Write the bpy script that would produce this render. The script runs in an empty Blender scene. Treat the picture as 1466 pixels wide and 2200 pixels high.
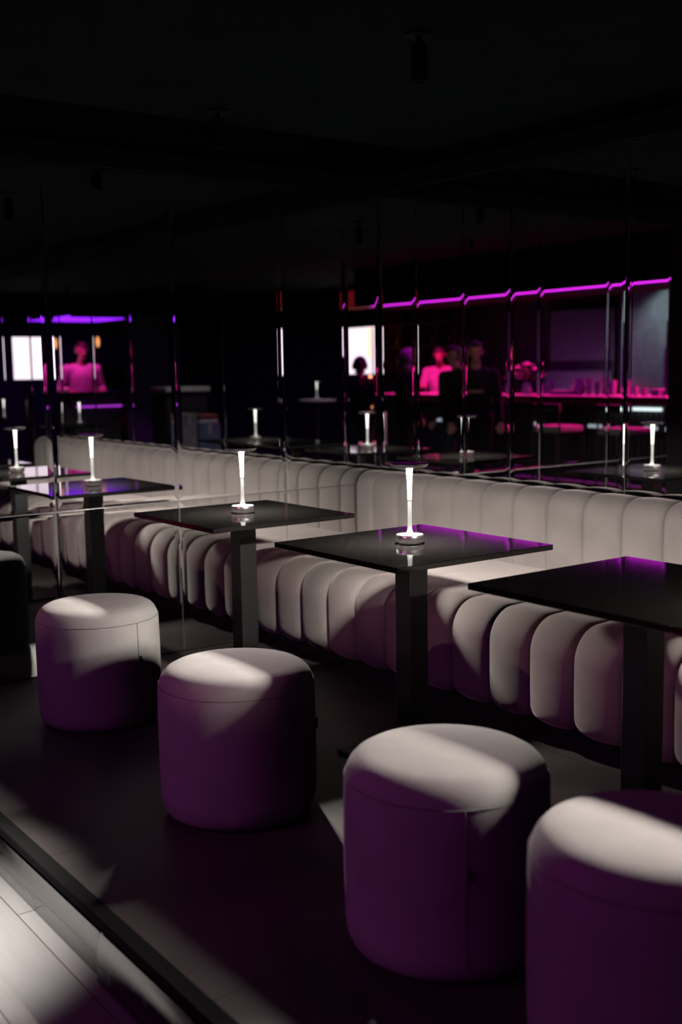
import bpy, bmesh, math, random
from mathutils import Vector, Matrix

PI = math.pi
random.seed(7)
scene = bpy.context.scene
COL = scene.collection

# ------------------------------------------------------------------ camera
YAW, PITCH, ROLL = 0.937419, -0.127669, -0.015765
CAM = Vector((4.6561, -3.6882, 1.3315))
F = Vector((-math.sin(YAW) * math.cos(PITCH), math.cos(YAW) * math.cos(PITCH), math.sin(PITCH)))
R0 = Vector((math.cos(YAW), math.sin(YAW), 0.0))
U0 = R0.cross(F)
R = R0 * math.cos(ROLL) + U0 * math.sin(ROLL)
U = U0 * math.cos(ROLL) - R0 * math.sin(ROLL)
cam_data = bpy.data.cameras.new('camera')
cam = bpy.data.objects.new('camera', cam_data)
COL.objects.link(cam)
cam.matrix_world = Matrix(((R.x, U.x, -F.x, CAM.x), (R.y, U.y, -F.y, CAM.y), (R.z, U.z, -F.z, CAM.z), (0, 0, 0, 1)))
cam_data.sensor_fit = 'VERTICAL'
cam_data.sensor_height = 36.0
cam_data.lens = 2380.76 / 2200 * 36.0
cam_data.dof.use_dof = True
cam_data.dof.focus_distance = 3.8
cam_data.dof.aperture_fstop = 2.0
cam_data.clip_start = 0.02
scene.camera = cam

# ------------------------------------------------------------------ world, exposure, renderer settings
world = bpy.data.worlds.new('world')
scene.world = world
world.use_nodes = True
world.node_tree.nodes['Background'].inputs[0].default_value = (0.0, 0.0, 0.0, 1)
world.node_tree.nodes['Background'].inputs[1].default_value = 0.0
scene.view_settings.view_transform = 'Standard'
scene.view_settings.look = 'None'
scene.view_settings.gamma = 1.0
scene.view_settings.use_curve_mapping = False
scene.view_settings.exposure = 0.0
try:
    scene.cycles.use_denoising = True
    scene.cycles.max_bounces = 14
    scene.cycles.glossy_bounces = 8
    scene.cycles.diffuse_bounces = 0
    scene.cycles.sample_clamp_indirect = 4.0
    scene.cycles.blur_glossy = 0.3
    scene.cycles.caustics_refractive = False
    scene.cycles.caustics_reflective = False
except Exception:
    pass

LAMP_POWER = 7600.0        # radiance of the flat light ring under each lamp shade
CANOPY_POWER = 2.9
VIOLET_FILL = 34.0
BENCH_FILL = 95.0

def add_light(name, kind, loc, target, energy, color, **kw):
    d = bpy.data.lights.new(name, kind)
    d.energy = energy
    d.color = color
    for k, v in kw.items():
        setattr(d, k, v)
    o = bpy.data.objects.new(name, d)
    COL.objects.link(o)
    o.location = loc
    if target is not None:
        o.rotation_euler = (Vector(target) - Vector(loc)).to_track_quat('-Z', 'Y').to_euler()
    return o

# ceiling spot over the walkway, in its own fixture further down
add_light('walkway_spot', 'SPOT', (1.55, -3.3, 2.42), (1.74, -3.10, -0.15), 1750, (1.0, 0.98, 0.95), spot_size=math.radians(28), spot_blend=1.0, shadow_soft_size=0.03)
# teal-white downlight on the bar's back wall
add_light('bar_wall_spot', 'SPOT', (3.42, -6.95, 2.45), (3.85, -7.33, 1.75), 40, (0.70, 0.88, 1.0), spot_size=math.radians(62), spot_blend=0.9, shadow_soft_size=0.03)
# added violet beams from the canopy front, to deepen purple on the stools
for lx, tx, ty, e, c, ang in ((1.3, 1.6, -2.1, 1.3, (0.60, 0.15, 0.62), 60), (2.0, 2.9, -2.1, 1.0, (0.68, 0.16, 0.52), 55)):
    add_light('added_violet_beam', 'SPOT', (lx, -5.32, 2.352), (tx, ty, 0.2), VIOLET_FILL * e, c, spot_size=math.radians(ang), spot_blend=0.8, shadow_soft_size=0.05)
for k in range(5):  # added narrow pink spots that fill the bench front
    add_light('added_bench_beam', 'SPOT', (1.66 + 0.2 * k, -5.9, 1.115), (0.25 + 0.55 * k, -0.9, 0.43), BENCH_FILL, (1.0, 0.44, 0.50), spot_size=math.radians(9.5), spot_blend=1.0, shadow_soft_size=0.02)
for lx in (2.6, 4.5, 6.6):  # added pink spots to redden the counter, no fixtures
    add_light('added_pink_wash', 'SPOT', (lx, -6.15, 2.12), (lx, -6.1, 0.0), 270, (1.0, 0.012, 0.24), spot_size=math.radians(110), spot_blend=0.5, shadow_soft_size=0.05)
add_light('bar_wall_washer', 'SPOT', (4.9, -6.7, 0.55), (5.05, -7.3, 1.2), 26, (0.75, 0.22, 0.8), spot_size=math.radians(110), spot_blend=0.8, shadow_soft_size=0.05)

# ------------------------------------------------------------------ materials
def nodes_of(name):
    m = bpy.data.materials.new(name)
    m.use_nodes = True
    nt = m.node_tree
    return m, nt, nt.nodes['Principled BSDF']

def noise_color(nt, b, c1, c2, scale, detail=4.0, stops=(0.35, 0.65), coord='Object'):
    tc = nt.nodes.new('ShaderNodeTexCoord')
    n = nt.nodes.new('ShaderNodeTexNoise')
    n.inputs['Scale'].default_value = scale
    n.inputs['Detail'].default_value = detail
    r = nt.nodes.new('ShaderNodeValToRGB')
    r.color_ramp.elements[0].position, r.color_ramp.elements[1].position = stops
    r.color_ramp.elements[0].color = (*c1, 1)
    r.color_ramp.elements[1].color = (*c2, 1)
    nt.links.new(tc.outputs[coord], n.inputs['Vector'])
    nt.links.new(n.outputs['Fac'], r.inputs['Fac'])
    nt.links.new(r.outputs['Color'], b.inputs['Base Color'])
    return tc, n, r

def add_bump(nt, b, height, strength, dist=0.002):
    bp = nt.nodes.new('ShaderNodeBump')
    bp.inputs['Strength'].default_value = strength
    bp.inputs['Distance'].default_value = dist
    nt.links.new(height, bp.inputs['Height'])
    nt.links.new(bp.outputs['Normal'], b.inputs['Normal'])

def plain(name, color, rough=0.6, metal=0.0, spec=0.5, var=0.12, scale=9.0):
    m, nt, b = nodes_of(name)
    b.inputs['Roughness'].default_value = rough
    b.inputs['Metallic'].default_value = metal
    b.inputs['Specular IOR Level'].default_value = spec
    noise_color(nt, b, [c * (1 - var) for c in color], [min(1, c * (1 + var)) for c in color], scale)
    return m

def emit(name, color, strength, base=(0.02, 0.02, 0.02)):
    m, nt, b = nodes_of(name)
    b.inputs['Base Color'].default_value = (*base, 1)
    b.inputs['Emission Color'].default_value = (*color, 1)
    b.inputs['Emission Strength'].default_value = strength
    return m

def velvet(name, c1, c2, sheen=0.12):
    m, nt, b = nodes_of(name)
    b.inputs['Roughness'].default_value = 0.9
    b.inputs['Specular IOR Level'].default_value = 0.15
    b.inputs['Sheen Weight'].default_value = sheen
    b.inputs['Sheen Tint'].default_value = (1.0, 0.9, 0.86, 1)
    b.inputs['Sheen Roughness'].default_value = 0.4
    noise_color(nt, b, c1, c2, 7.0, 6.0)
    tc = nt.nodes.new('ShaderNodeTexCoord')
    n = nt.nodes.new('ShaderNodeTexNoise')
    n.inputs['Scale'].default_value = 900.0
    nt.links.new(tc.outputs['Object'], n.inputs['Vector'])
    add_bump(nt, b, n.outputs['Fac'], 0.25, 0.001)
    return m

def granite():
    m, nt, b = nodes_of('black_granite')
    b.inputs['Roughness'].default_value = 0.06
    b.inputs['Specular IOR Level'].default_value = 0.5
    tc = nt.nodes.new('ShaderNodeTexCoord')
    v = nt.nodes.new('ShaderNodeTexVoronoi')
    v.inputs['Scale'].default_value = 170.0
    lt = nt.nodes.new('ShaderNodeMath'); lt.operation = 'LESS_THAN'; lt.inputs[1].default_value = 0.17
    n = nt.nodes.new('ShaderNodeTexNoise'); n.inputs['Scale'].default_value = 60.0
    gt = nt.nodes.new('ShaderNodeMath'); gt.operation = 'GREATER_THAN'; gt.inputs[1].default_value = 0.53
    mul = nt.nodes.new('ShaderNodeMath'); mul.operation = 'MULTIPLY'
    mix = nt.nodes.new('ShaderNodeMix'); mix.data_type = 'RGBA'
    mix.inputs[6].default_value = (0.0028, 0.0026, 0.0024, 1)
    mix.inputs[7].default_value = (0.05, 0.047, 0.044, 1)
    nt.links.new(tc.outputs['Object'], v.inputs['Vector'])
    nt.links.new(tc.outputs['Object'], n.inputs['Vector'])
    nt.links.new(v.outputs['Distance'], lt.inputs[0])
    nt.links.new(n.outputs['Fac'], gt.inputs[0])
    nt.links.new(lt.outputs[0], mul.inputs[0])
    nt.links.new(gt.outputs[0], mul.inputs[1])
    nt.links.new(mul.outputs[0], mix.inputs[0])
    nt.links.new(mix.outputs[2], b.inputs['Base Color'])
    return m

def stone_floor():
    m, nt, b = nodes_of('dark_stone_tile')
    b.inputs['Roughness'].default_value = 0.42
    b.inputs['Specular IOR Level'].default_value = 0.3
    tc, n, r = noise_color(nt, b, (0.042, 0.034, 0.034), (0.085, 0.07, 0.068), 2.6, 8.0, (0.3, 0.7))
    br = nt.nodes.new('ShaderNodeTexBrick')
    br.offset = 0.0
    br.inputs['Scale'].default_value = 1.0
    br.inputs['Brick Width'].default_value = 0.9
    br.inputs['Row Height'].default_value = 0.9
    br.inputs['Mortar Size'].default_value = 0.003
    br.inputs['Color2'].default_value = (1, 1, 1, 1)
    br.inputs['Color1'].default_value = (0.94, 0.94, 0.94, 1)
    br.inputs['Mortar'].default_value = (0.5, 0.5, 0.5, 1)
    mix = nt.nodes.new('ShaderNodeMix'); mix.data_type = 'RGBA'; mix.blend_type = 'MULTIPLY'; mix.inputs[0].default_value = 1.0
    nt.links.new(tc.outputs['Object'], br.inputs['Vector'])
    nt.links.new(r.outputs['Color'], mix.inputs[6])
    nt.links.new(br.outputs['Color'], mix.inputs[7])
    nt.links.new(mix.outputs[2], b.inputs['Base Color'])
    add_bump(nt, b, n.outputs['Fac'], 0.15, 0.004)
    return m

def plank_floor():
    m, nt, b = nodes_of('pale_plank_tile')
    b.inputs['Roughness'].default_value = 0.38
    tc = nt.nodes.new('ShaderNodeTexCoord')
    mp = nt.nodes.new('ShaderNodeMapping')
    mp.inputs['Location'].default_value = (0.32, 0.108, 0)
    br = nt.nodes.new('ShaderNodeTexBrick')
    br.offset = 0.37
    br.inputs['Scale'].default_value = 1.0
    br.inputs['Brick Width'].default_value = 1.05
    br.inputs['Row Height'].default_value = 0.2
    br.inputs['Mortar Size'].default_value = 0.0022
    br.inputs['Mortar Smooth'].default_value = 0.3
    br.inputs['Color1'].default_value = (0.17, 0.16, 0.153, 1)
    br.inputs['Color2'].default_value = (0.19, 0.18, 0.172, 1)
    br.inputs['Mortar'].default_value = (0.06, 0.04, 0.032, 1)
    st = nt.nodes.new('ShaderNodeMapping'); st.inputs['Scale'].default_value = (1.5, 22, 1)
    n = nt.nodes.new('ShaderNodeTexNoise'); n.inputs['Scale'].default_value = 3.0; n.inputs['Detail'].default_value = 6.0
    r = nt.nodes.new('ShaderNodeValToRGB')
    r.color_ramp.elements[0].color = (0.8, 0.78, 0.76, 1)
    r.color_ramp.elements[1].color = (1, 1, 1, 1)
    mix = nt.nodes.new('ShaderNodeMix'); mix.data_type = 'RGBA'; mix.blend_type = 'MULTIPLY'; mix.inputs[0].default_value = 1.0
    nt.links.new(tc.outputs['Object'], mp.inputs['Vector'])
    nt.links.new(mp.outputs[0], br.inputs['Vector'])
    nt.links.new(tc.outputs['Object'], st.inputs['Vector'])
    nt.links.new(st.outputs[0], n.inputs['Vector'])
    nt.links.new(n.outputs['Fac'], r.inputs['Fac'])
    nt.links.new(br.outputs['Color'], mix.inputs[6])
    nt.links.new(r.outputs['Color'], mix.inputs[7])
    nt.links.new(mix.outputs[2], b.inputs['Base Color'])
    return m

def chrome():
    m, nt, b = nodes_of('scuffed_chrome')
    b.inputs['Base Color'].default_value = (0.22, 0.22, 0.22, 1)
    b.inputs['Metallic'].default_value = 1.0
    tc = nt.nodes.new('ShaderNodeTexCoord')
    n = nt.nodes.new('ShaderNodeTexNoise'); n.inputs['Scale'].default_value = 26.0; n.inputs['Detail'].default_value = 8.0
    r = nt.nodes.new('ShaderNodeMapRange')
    r.inputs['From Min'].default_value = 0.45; r.inputs['From Max'].default_value = 0.8
    r.inputs['To Min'].default_value = 0.04; r.inputs['To Max'].default_value = 0.45
    nt.links.new(tc.outputs['Object'], n.inputs['Vector'])
    nt.links.new(n.outputs['Fac'], r.inputs['Value'])
    nt.links.new(r.outputs[0], b.inputs['Roughness'])
    return m

def brushed():
    m, nt, b = nodes_of('brushed_aluminium')
    b.inputs['Metallic'].default_value = 1.0
    b.inputs['Roughness'].default_value = 0.27
    b.inputs['Anisotropic'].default_value = 0.6
    noise_color(nt, b, (0.62, 0.60, 0.58), (0.75, 0.73, 0.71), 40.0)
    return m

def mirror():
    m, nt, b = nodes_of('silvered_mirror')
    b.inputs['Base Color'].default_value = (0.84, 0.85, 0.84, 1)
    b.inputs['Metallic'].default_value = 1.0
    b.inputs['Roughness'].default_value = 0.0
    return m

M = dict(
    mirror=mirror(), velvet=velvet('taupe_velvet', (0.215, 0.192, 0.180), (0.248, 0.224, 0.210), 0.5),
    stool=velvet('grey_felt', (0.30, 0.284, 0.272), (0.35, 0.332, 0.318)),
    piping=velvet('seam_thread', (0.18, 0.17, 0.165), (0.20, 0.19, 0.183)),
    granite=granite(), stone=stone_floor(), plank=plank_floor(), chrome=chrome(), brushed=brushed(),
    black_metal=plain('matt_black_metal', (0.012, 0.012, 0.012), 0.45, 0.0, 0.4),
    glass_rim=plain('ground_glass_rim', (0.16, 0.155, 0.15), 0.3),
    nosing=plain('dark_nosing', (0.006, 0.0055, 0.0055), 0.9, 0, 0.08),
    black=plain('black_paint', (0.008, 0.008, 0.008), 0.8, 0.0, 0.2),
    ceiling=plain('dark_ceiling_board', (0.020, 0.040, 0.034), 0.95, 0.0, 0.12, 0.35, 1.7),
    fascia=plain('dark_grey_fascia', (0.05, 0.07, 0.064), 0.8, 0.0, 0.2, 0.3, 3.0),
    tag=plain('black_tag', (0.01, 0.01, 0.01), 0.5),
    stem_glow=emit('glowing_acrylic', (1.0, 0.97, 0.9), 1.7, (0.12, 0.12, 0.12)),
    stem_dim=emit('frosted_acrylic', (1.0, 0.97, 0.92), 0.36, (0.06, 0.06, 0.06)),
    ring=emit('lamp_light_ring', (1.0, 0.93, 0.86), LAMP_POWER),
    ring_dim=emit('dimmed_light_ring', (1.0, 0.93, 0.86), 250.0),
    satin=plain('satin_silver', (0.6, 0.58, 0.56), 0.4, 0.6),
    shade=plain('anodised_shade', (0.35, 0.33, 0.36), 0.22, 1.0),
    canopy=emit('magenta_light_panel', (0.88, 0.025, 1.0), CANOPY_POWER),
    violet=emit('violet_light_panel', (0.27, 0.015, 1.0), 2.4),
    canopy_dim=emit('violet_strip', (0.6, 0.05, 0.9), 1.0),
    screen=emit('bright_screen', (1.0, 0.80, 0.95), 1.8),
    tube=emit('warm_tube', (1.0, 0.32, 0.16), 5.0),
    white_led=emit('white_led_bar', (0.8, 0.95, 1.0), 1.6),
    glint_glow=emit('glint_strip', (0.75, 0.85, 1.0), 0.55),
    red_glow=emit('dim_red_panel', (0.5, 0.02, 0.03), 0.22),
    amber=emit('small_amber_lamp', (1.0, 0.35, 0.12), 1.6),
    pale_top_sheet=plain('pale_top_sheet', (0.6, 0.58, 0.56), 0.5),
    panel=plain('violet_grey_board', (0.12, 0.12, 0.13), 0.85),
    wood=plain('brown_counter_wood', (0.16, 0.085, 0.04), 0.35, 0, 0.5, 0.3, 14),
    barfront=plain('slatted_dark_front', (0.03, 0.035, 0.04), 0.5),
    wallpaint=plain('grey_wall_paint', (0.32, 0.32, 0.34), 0.85),
    darkwall=plain('charcoal_wall_paint', (0.02, 0.019, 0.022), 0.85),
    glass=plain('pale_glassware', (0.55, 0.55, 0.58), 0.15, 0.0, 0.8),
    redwood=plain('red_stained_shelf', (0.09, 0.02, 0.025), 0.6),
    bottle=plain('dark_bottle_glass', (0.05, 0.025, 0.03), 0.12, 0, 0.8),
    skin=plain('skin', (0.48, 0.29, 0.22), 0.55),
    hair=plain('dark_hair', (0.02, 0.014, 0.012), 0.6),
    black_cloth=plain('black_cloth', (0.014, 0.014, 0.017), 0.9, 0, 0.2),
    white_cloth=plain('white_cloth', (0.75, 0.72, 0.72), 0.85, 0, 0.2),
    denim=plain('dark_denim', (0.03, 0.04, 0.06), 0.9, 0, 0.2),
    shoe=plain('black_shoe', (0.012, 0.012, 0.012), 0.4),
    print_grey=plain('faded_print', (0.35, 0.38, 0.22), 0.8),
    petal=plain('pale_petal', (0.75, 0.5, 0.6), 0.7), leaf=plain('dark_leaf', (0.03, 0.07, 0.03), 0.6),
    teal=plain('teal_panel', (0.06, 0.14, 0.18), 0.8), crate_blue=plain('slate_blue_box', (0.16, 0.22, 0.34), 0.6),
    cream=plain('cream_laminate', (0.62, 0.56, 0.48), 0.5), crate_red=plain('brick_red_box', (0.35, 0.08, 0.07), 0.6),
)

# ------------------------------------------------------------------ helpers
def mesh_obj(name, verts, faces, mat, parent=None, smooth=False, loc=None, mats=None, fmat=None):
    me = bpy.data.meshes.new(name)
    me.from_pydata([tuple(v) for v in verts], [], faces)
    if mats:
        for mm in mats:
            me.materials.append(mm)
        if fmat:
            me.polygons.foreach_set('material_index', fmat)
    else:
        me.materials.append(mat)
    bm = bmesh.new(); bm.from_mesh(me)
    bmesh.ops.recalc_face_normals(bm, faces=bm.faces)
    bm.to_mesh(me); bm.free()
    if smooth:
        me.polygons.foreach_set('use_smooth', [True] * len(me.polygons))
        try:
            me.set_sharp_from_angle(angle=math.radians(40))
        except Exception:
            pass
    o = bpy.data.objects.new(name, me)
    COL.objects.link(o)
    if parent is not None:
        o.parent = parent
    if loc is not None:
        o.location = loc
    return o

class MB:
    def __init__(s):
        s.v, s.f = [], []
    def add(s, verts, faces):
        n = len(s.v)
        s.v += [tuple(v) for v in verts]
        s.f += [tuple(i + n for i in f) for f in faces]
        return s
    def box(s, x0, x1, y0, y1, z0, z1, b=0.0):
        if b <= 0:
            v = [(x0, y0, z0), (x1, y0, z0), (x1, y1, z0), (x0, y1, z0), (x0, y0, z1), (x1, y0, z1), (x1, y1, z1), (x0, y1, z1)]
            f = [(0, 3, 2, 1), (4, 5, 6, 7), (0, 1, 5, 4), (1, 2, 6, 5), (2, 3, 7, 6), (3, 0, 4, 7)]
            return s.add(v, f)
        bm = bmesh.new()
        bmesh.ops.create_cube(bm, size=1.0)
        for q in bm.verts:
            q.co = Vector((x0 + (q.co.x + .5) * (x1 - x0), y0 + (q.co.y + .5) * (y1 - y0), z0 + (q.co.z + .5) * (z1 - z0)))
        bmesh.ops.bevel(bm, geom=bm.edges[:], offset=b, segments=2, affect='EDGES', profile=0.5)
        bm.verts.ensure_lookup_table(); bm.verts.index_update()
        s.add([q.co[:] for q in bm.verts], [[q.index for q in fc.verts] for fc in bm.faces])
        bm.free()
        return s
    def lathe(s, prof, n=48, c=(0, 0, 0), cap=True, a0=0.0):
        v, f = [], []
        for r, z in prof:
            for i in range(n):
                a = a0 + 2 * PI * i / n
                v.append((c[0] + r * math.cos(a), c[1] + r * math.sin(a), c[2] + z))
        for k in range(len(prof) - 1):
            for i in range(n):
                j = (i + 1) % n
                f.append((k * n + i, k * n + j, (k + 1) * n + j, (k + 1) * n + i))
        if cap:
            f.append(tuple(range(n))[::-1])
            f.append(tuple((len(prof) - 1) * n + i for i in range(n)))
        return s.add(v, f)
    def tube(s, pts, r, n=8):
        pts = [Vector(q) for q in pts]
        rings = []
        for k, q in enumerate(pts):
            d = (pts[min(k + 1, len(pts) - 1)] - pts[max(k - 1, 0)]).normalized()
            a = d.cross(Vector((0, 0, 1)) if abs(d.z) < .9 else Vector((1, 0, 0))).normalized()
            b = d.cross(a)
            rr = r[k] if isinstance(r, (list, tuple)) else r
            rings.append([q + (a * math.cos(2 * PI * i / n) + b * math.sin(2 * PI * i / n)) * rr for i in range(n)])
        v = [x for g in rings for x in g]
        f = []
        for k in range(len(pts) - 1):
            for i in range(n):
                j = (i + 1) % n
                f.append((k * n + i, k * n + j, (k + 1) * n + j, (k + 1) * n + i))
        f.append(tuple(range(n))[::-1]); f.append(tuple((len(pts) - 1) * n + i for i in range(n)))
        return s.add(v, f)
    def ball(s, c, rx, ry=None, rz=None, n=10, m=7):
        ry = ry or rx; rz = rz or rx
        v = [(c[0], c[1], c[2] - rz)]
        for k in range(1, m):
            t = -PI / 2 + PI * k / m
            for i in range(n):
                a = 2 * PI * i / n
                v.append((c[0] + rx * math.cos(t) * math.cos(a), c[1] + ry * math.cos(t) * math.sin(a), c[2] + rz * math.sin(t)))
        v.append((c[0], c[1], c[2] + rz))
        f = [(0, 1 + (i + 1) % n, 1 + i) for i in range(n)]
        for k in range(m - 2):
            for i in range(n):
                j = (i + 1) % n
                f.append((1 + k * n + i, 1 + k * n + j, 1 + (k + 1) * n + j, 1 + (k + 1) * n + i))
        L = len(v) - 1
        f += [(L, 1 + (m - 2) * n + i, 1 + (m - 2) * n + (i + 1) % n) for i in range(n)]
        return s.add(v, f)
    def build(s, name, mat, parent=None, smooth=False, loc=None):
        return mesh_obj(name, s.v, s.f, mat, parent, smooth, loc)

def tag(o, label=None, cat=None, group=None, kind=None):
    if label: o['label'] = label
    if cat: o['category'] = cat
    if group: o['group'] = group
    if kind: o['kind'] = kind
    return o

def thing(name, label, cat, loc=(0, 0, 0), rz=0.0, group=None):
    o = bpy.data.objects.new(name, None)
    o.empty_display_size = 0.1
    COL.objects.link(o)
    o.location = loc
    o.rotation_euler = (0, 0, rz)
    return tag(o, label, cat, group)

def dup(root, loc, rz, label, group=None):
    r = root.copy(); COL.objects.link(r)
    r.location = loc; r.rotation_euler = (0, 0, rz); r['label'] = label
    if group: r['group'] = group
    for ch in list(root.children):
        c = ch.copy(); COL.objects.link(c); c.parent = r
        for g in list(ch.children):
            d = g.copy(); COL.objects.link(d); d.parent = c
    return r

def structure(o, label):
    return tag(o, label, None, None, 'structure')

# ------------------------------------------------------------------ room shell
XR, YF = 14.6, -7.45           # far right wall, front (bar) wall
CEIL, ZTOP, LOW = 2.39, 2.2286, -0.15
structure(MB().box(0.0, XR, -2.612, 0.0, -0.2, 0.0).build('floor', M['stone']), 'dark stone tiled platform floor under the tables and stools')
structure(MB().box(-0.1, XR, YF, -2.66, LOW - 0.1, LOW).build('floor_lower', M['plank']), 'pale plank tiled lower floor beyond the chrome step')
structure(MB().box(0.38, XR, -2.75, 0.0, CEIL, CEIL + 0.08).box(-0.1, XR, YF, -2.75, 2.62, 2.7).box(-0.1, XR, -2.79, -2.75, CEIL, 2.62).build('ceiling', M['ceiling']), 'near-black ceiling boards over the seating platform')
structure(MB().box(-0.02, 0.6, -2.75, 0.0, 2.62, 2.7).build('ceiling_recess', M['black']), 'black recess above the left mirrors')
structure(MB().box(-0.12, -0.012, YF, 0.1, LOW, 2.7).build('wall_left', M['black']), 'black wall behind the left mirrors')
structure(MB().box(-0.12, XR, 0.012, 0.12, LOW, 2.7).build('wall_back', M['black']), 'black wall behind the bench mirrors')
structure(MB().box(XR, XR + 0.1, YF, 0.1, LOW, 2.7).build('wall_right', M['darkwall']), 'dark far end wall of the room')
structure(MB().box(-0.12, XR, YF - 0.1, YF, LOW, 2.7).build('wall_front', M['darkwall']), 'charcoal wall behind the bar')
structure(MB().box(-0.012, 0.012, -2.46, 0.0, ZTOP + 0.002, 2.32).build('trim_left', M['fascia']), 'dark grey band along the top of the left mirrors')
structure(MB().box(0.012, 6.4, -0.012, 0.012, ZTOP + 0.002, 2.32).build('trim_back', M['fascia']), 'dark grey band along the top of the back mirrors')
# step edge
structure(MB().box(0.0, XR, -2.657, -2.612, -0.025, 0.003, 0.003).build('trim_step', M['nosing']), 'dark nosing strip along the step edge')

def riser(x0, x1, tilt, seed, name):
    rnd = random.Random(seed)
    ph = [rnd.uniform(0, 6) for _ in range(6)]
    nx, nz = int((x1 - x0) / 0.02) + 2, 16
    v, f = [], []
    for k in range(nz + 1):
        t = k / nz
        z = LOW + t * (0.148 - 0.023)
        for i in range(nx + 1):
            x = x0 + (x1 - x0) * i / nx
            w = 0.0025 * math.sin(x * 2.3 + ph[0]) + 0.0015 * math.sin(x * 5.1 + ph[1]) + 0.0012 * math.sin(x * 9 + t * 3 + ph[2])
            y = -2.662 - 0.006 * math.sin(PI * t) ** 2 + w * math.sin(PI * t) - tilt * (1 - t)
            v.append((x, y, z))
    for k in range(nz):
        for i in range(nx):
            a = k * (nx + 1) + i
            f.append((a, a + 1, a + nx + 2, a + nx + 1))
    n = len(v)
    v += [(q[0], q[1] + 0.004, q[2]) for q in v[:n]]
    f += [tuple(i + n for i in reversed(q)) for q in f[:]]
    o = mesh_obj(name, v, f, M['chrome'], None, True)
    return o
structure(riser(-0.0, 2.228, 0.0, 3, 'trim_riser'), 'scuffed chrome riser sheet left of the joint')
structure(riser(2.232, XR, 0.012, 5, 'trim_riser.001'), 'darker chrome riser sheet right of the joint')

# ------------------------------------------------------------------ mirror panels
def mirror_panel(axis, u0, u1, z0, z1, label, group):
    g = 0.0008
    u0 += g; u1 -= g; z0 += g; z1 -= g
    def P(u, z, d):
        return (-d, u, z) if axis == 'x' else (u, d, z)
    # cut edge in three facets, each a little steeper than the one before, then the ground glass rim
    steps, ins, d = [], 0.0285, 0.0
    steps.append((ins, 0.0))
    for w, ang in ((0.009, 0.7), (0.009, 1.6), (0.009, 2.8)):
        ins -= w
        d += w * math.tan(math.radians(ang))
        steps.append((ins, d))
    steps += [(0.0, d + 0.0003), (0.0, d + 0.005)]
    v, f, fm = [], [], []
    for ins, d in steps:
        v += [P(u0 + ins, z0 + ins, d), P(u1 - ins, z0 + ins, d), P(u1 - ins, z1 - ins, d), P(u0 + ins, z1 - ins, d)]
    f.append((0, 1, 2, 3)); fm.append(0)
    for r_ in range(len(steps) - 1):
        for k in range(4):
            j = (k + 1) % 4
            f.append((4 * r_ + k, 4 * r_ + j, 4 * r_ + 4 + j, 4 * r_ + 4 + k)); fm.append(1 if r_ >= 3 else 0)
    e = len(v) - 4
    f.append((e + 3, e + 2, e + 1, e)); fm.append(1)
    ob = mesh_obj('mirror_panel', v, f, None, mats=[M['mirror'], M['glass_rim']], fmat=fm)
    return tag(ob, label, 'mirror', group)

WA, B1, WB, ZS = 0.6099, 0.2995, 0.6706, 0.7279
ordn = ['first', 'second', 'third', 'fourth', 'fifth', 'sixth', 'seventh', 'eighth', 'ninth', 'tenth']
for k in range(4):
    mirror_panel('x', -(k + 1) * WA, -k * WA, ZS, ZTOP, 'tall cut-edged mirror on the left wall, %s from the corner' % ordn[k], 'tall mirrors on the left wall')
    mirror_panel('x', -(k + 1) * WA, -k * WA, 0.004, ZS, 'low cut-edged mirror near the floor, %s from the corner' % ordn[k], 'low mirrors on the left wall')
mirror_panel('y', 0.001, B1, 0.004, ZTOP, 'narrow cut-edged mirror behind the bench right at the corner', 'mirrors behind the bench')
for k in range(9):
    mirror_panel('y', B1 + k * WB, B1 + (k + 1) * WB, 0.004, ZTOP, 'wide cut-edged mirror behind the bench, %s after the narrow one' % ordn[k], 'mirrors behind the bench')

# ------------------------------------------------------------------ banquette bench
BENCH_END = 4.58
def channelled(name, prof, amp, x0, x1, pitch, off, bulge, groove, mat, parent):
    # prof: list of (y, z) along the upholstery; amp: channel depth factor along it
    xs = []
    e = x0
    seams = [x0] + [off + pitch * k for k in range(100) if x0 + 0.01 < off + pitch * k < x1 - 0.01] + [x1]
    for a, b in zip(seams[:-1], seams[1:]):
        for t in (0, .02, .05, .1, .18, .3, .42, .5, .58, .7, .82, .9, .95, .98):
            xs.append((a + (b - a) * t, t, min(1.0, (b - a) / pitch)))
    xs.append((x1, 0.0, 1.0))
    nrm = []
    for k in range(len(prof)):
        a = Vector(prof[max(k - 1, 0)]); b = Vector(prof[min(k + 1, len(prof) - 1)])
        d = (b - a).normalized()
        nrm.append(Vector((-d.y, d.x)))
    v, f = [], []
    nx = len(xs)
    for k, (y, z) in enumerate(prof):
        for x, t, w in xs:
            s = abs(2 * t - 1)
            h = bulge * (1 - s ** 2.2) - groove * s ** 14
            h *= amp[k] * w
            v.append((x, y + nrm[k].x * h, z + nrm[k].y * h))
    for k in range(len(prof) - 1):
        for i in range(nx - 1):
            f.append((k * nx + i, k * nx + i + 1, (k + 1) * nx + i + 1, (k + 1) * nx + i))
    f.append(tuple(k * nx for k in range(len(prof))))
    f.append(tuple(k * nx + nx - 1 for k in reversed(range(len(prof)))))
    f.append(tuple(range(nx - 1, -1, -1)) + tuple()) if False else None
    return mesh_obj(name, v, [q for q in f if q], mat, parent, True)

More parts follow.
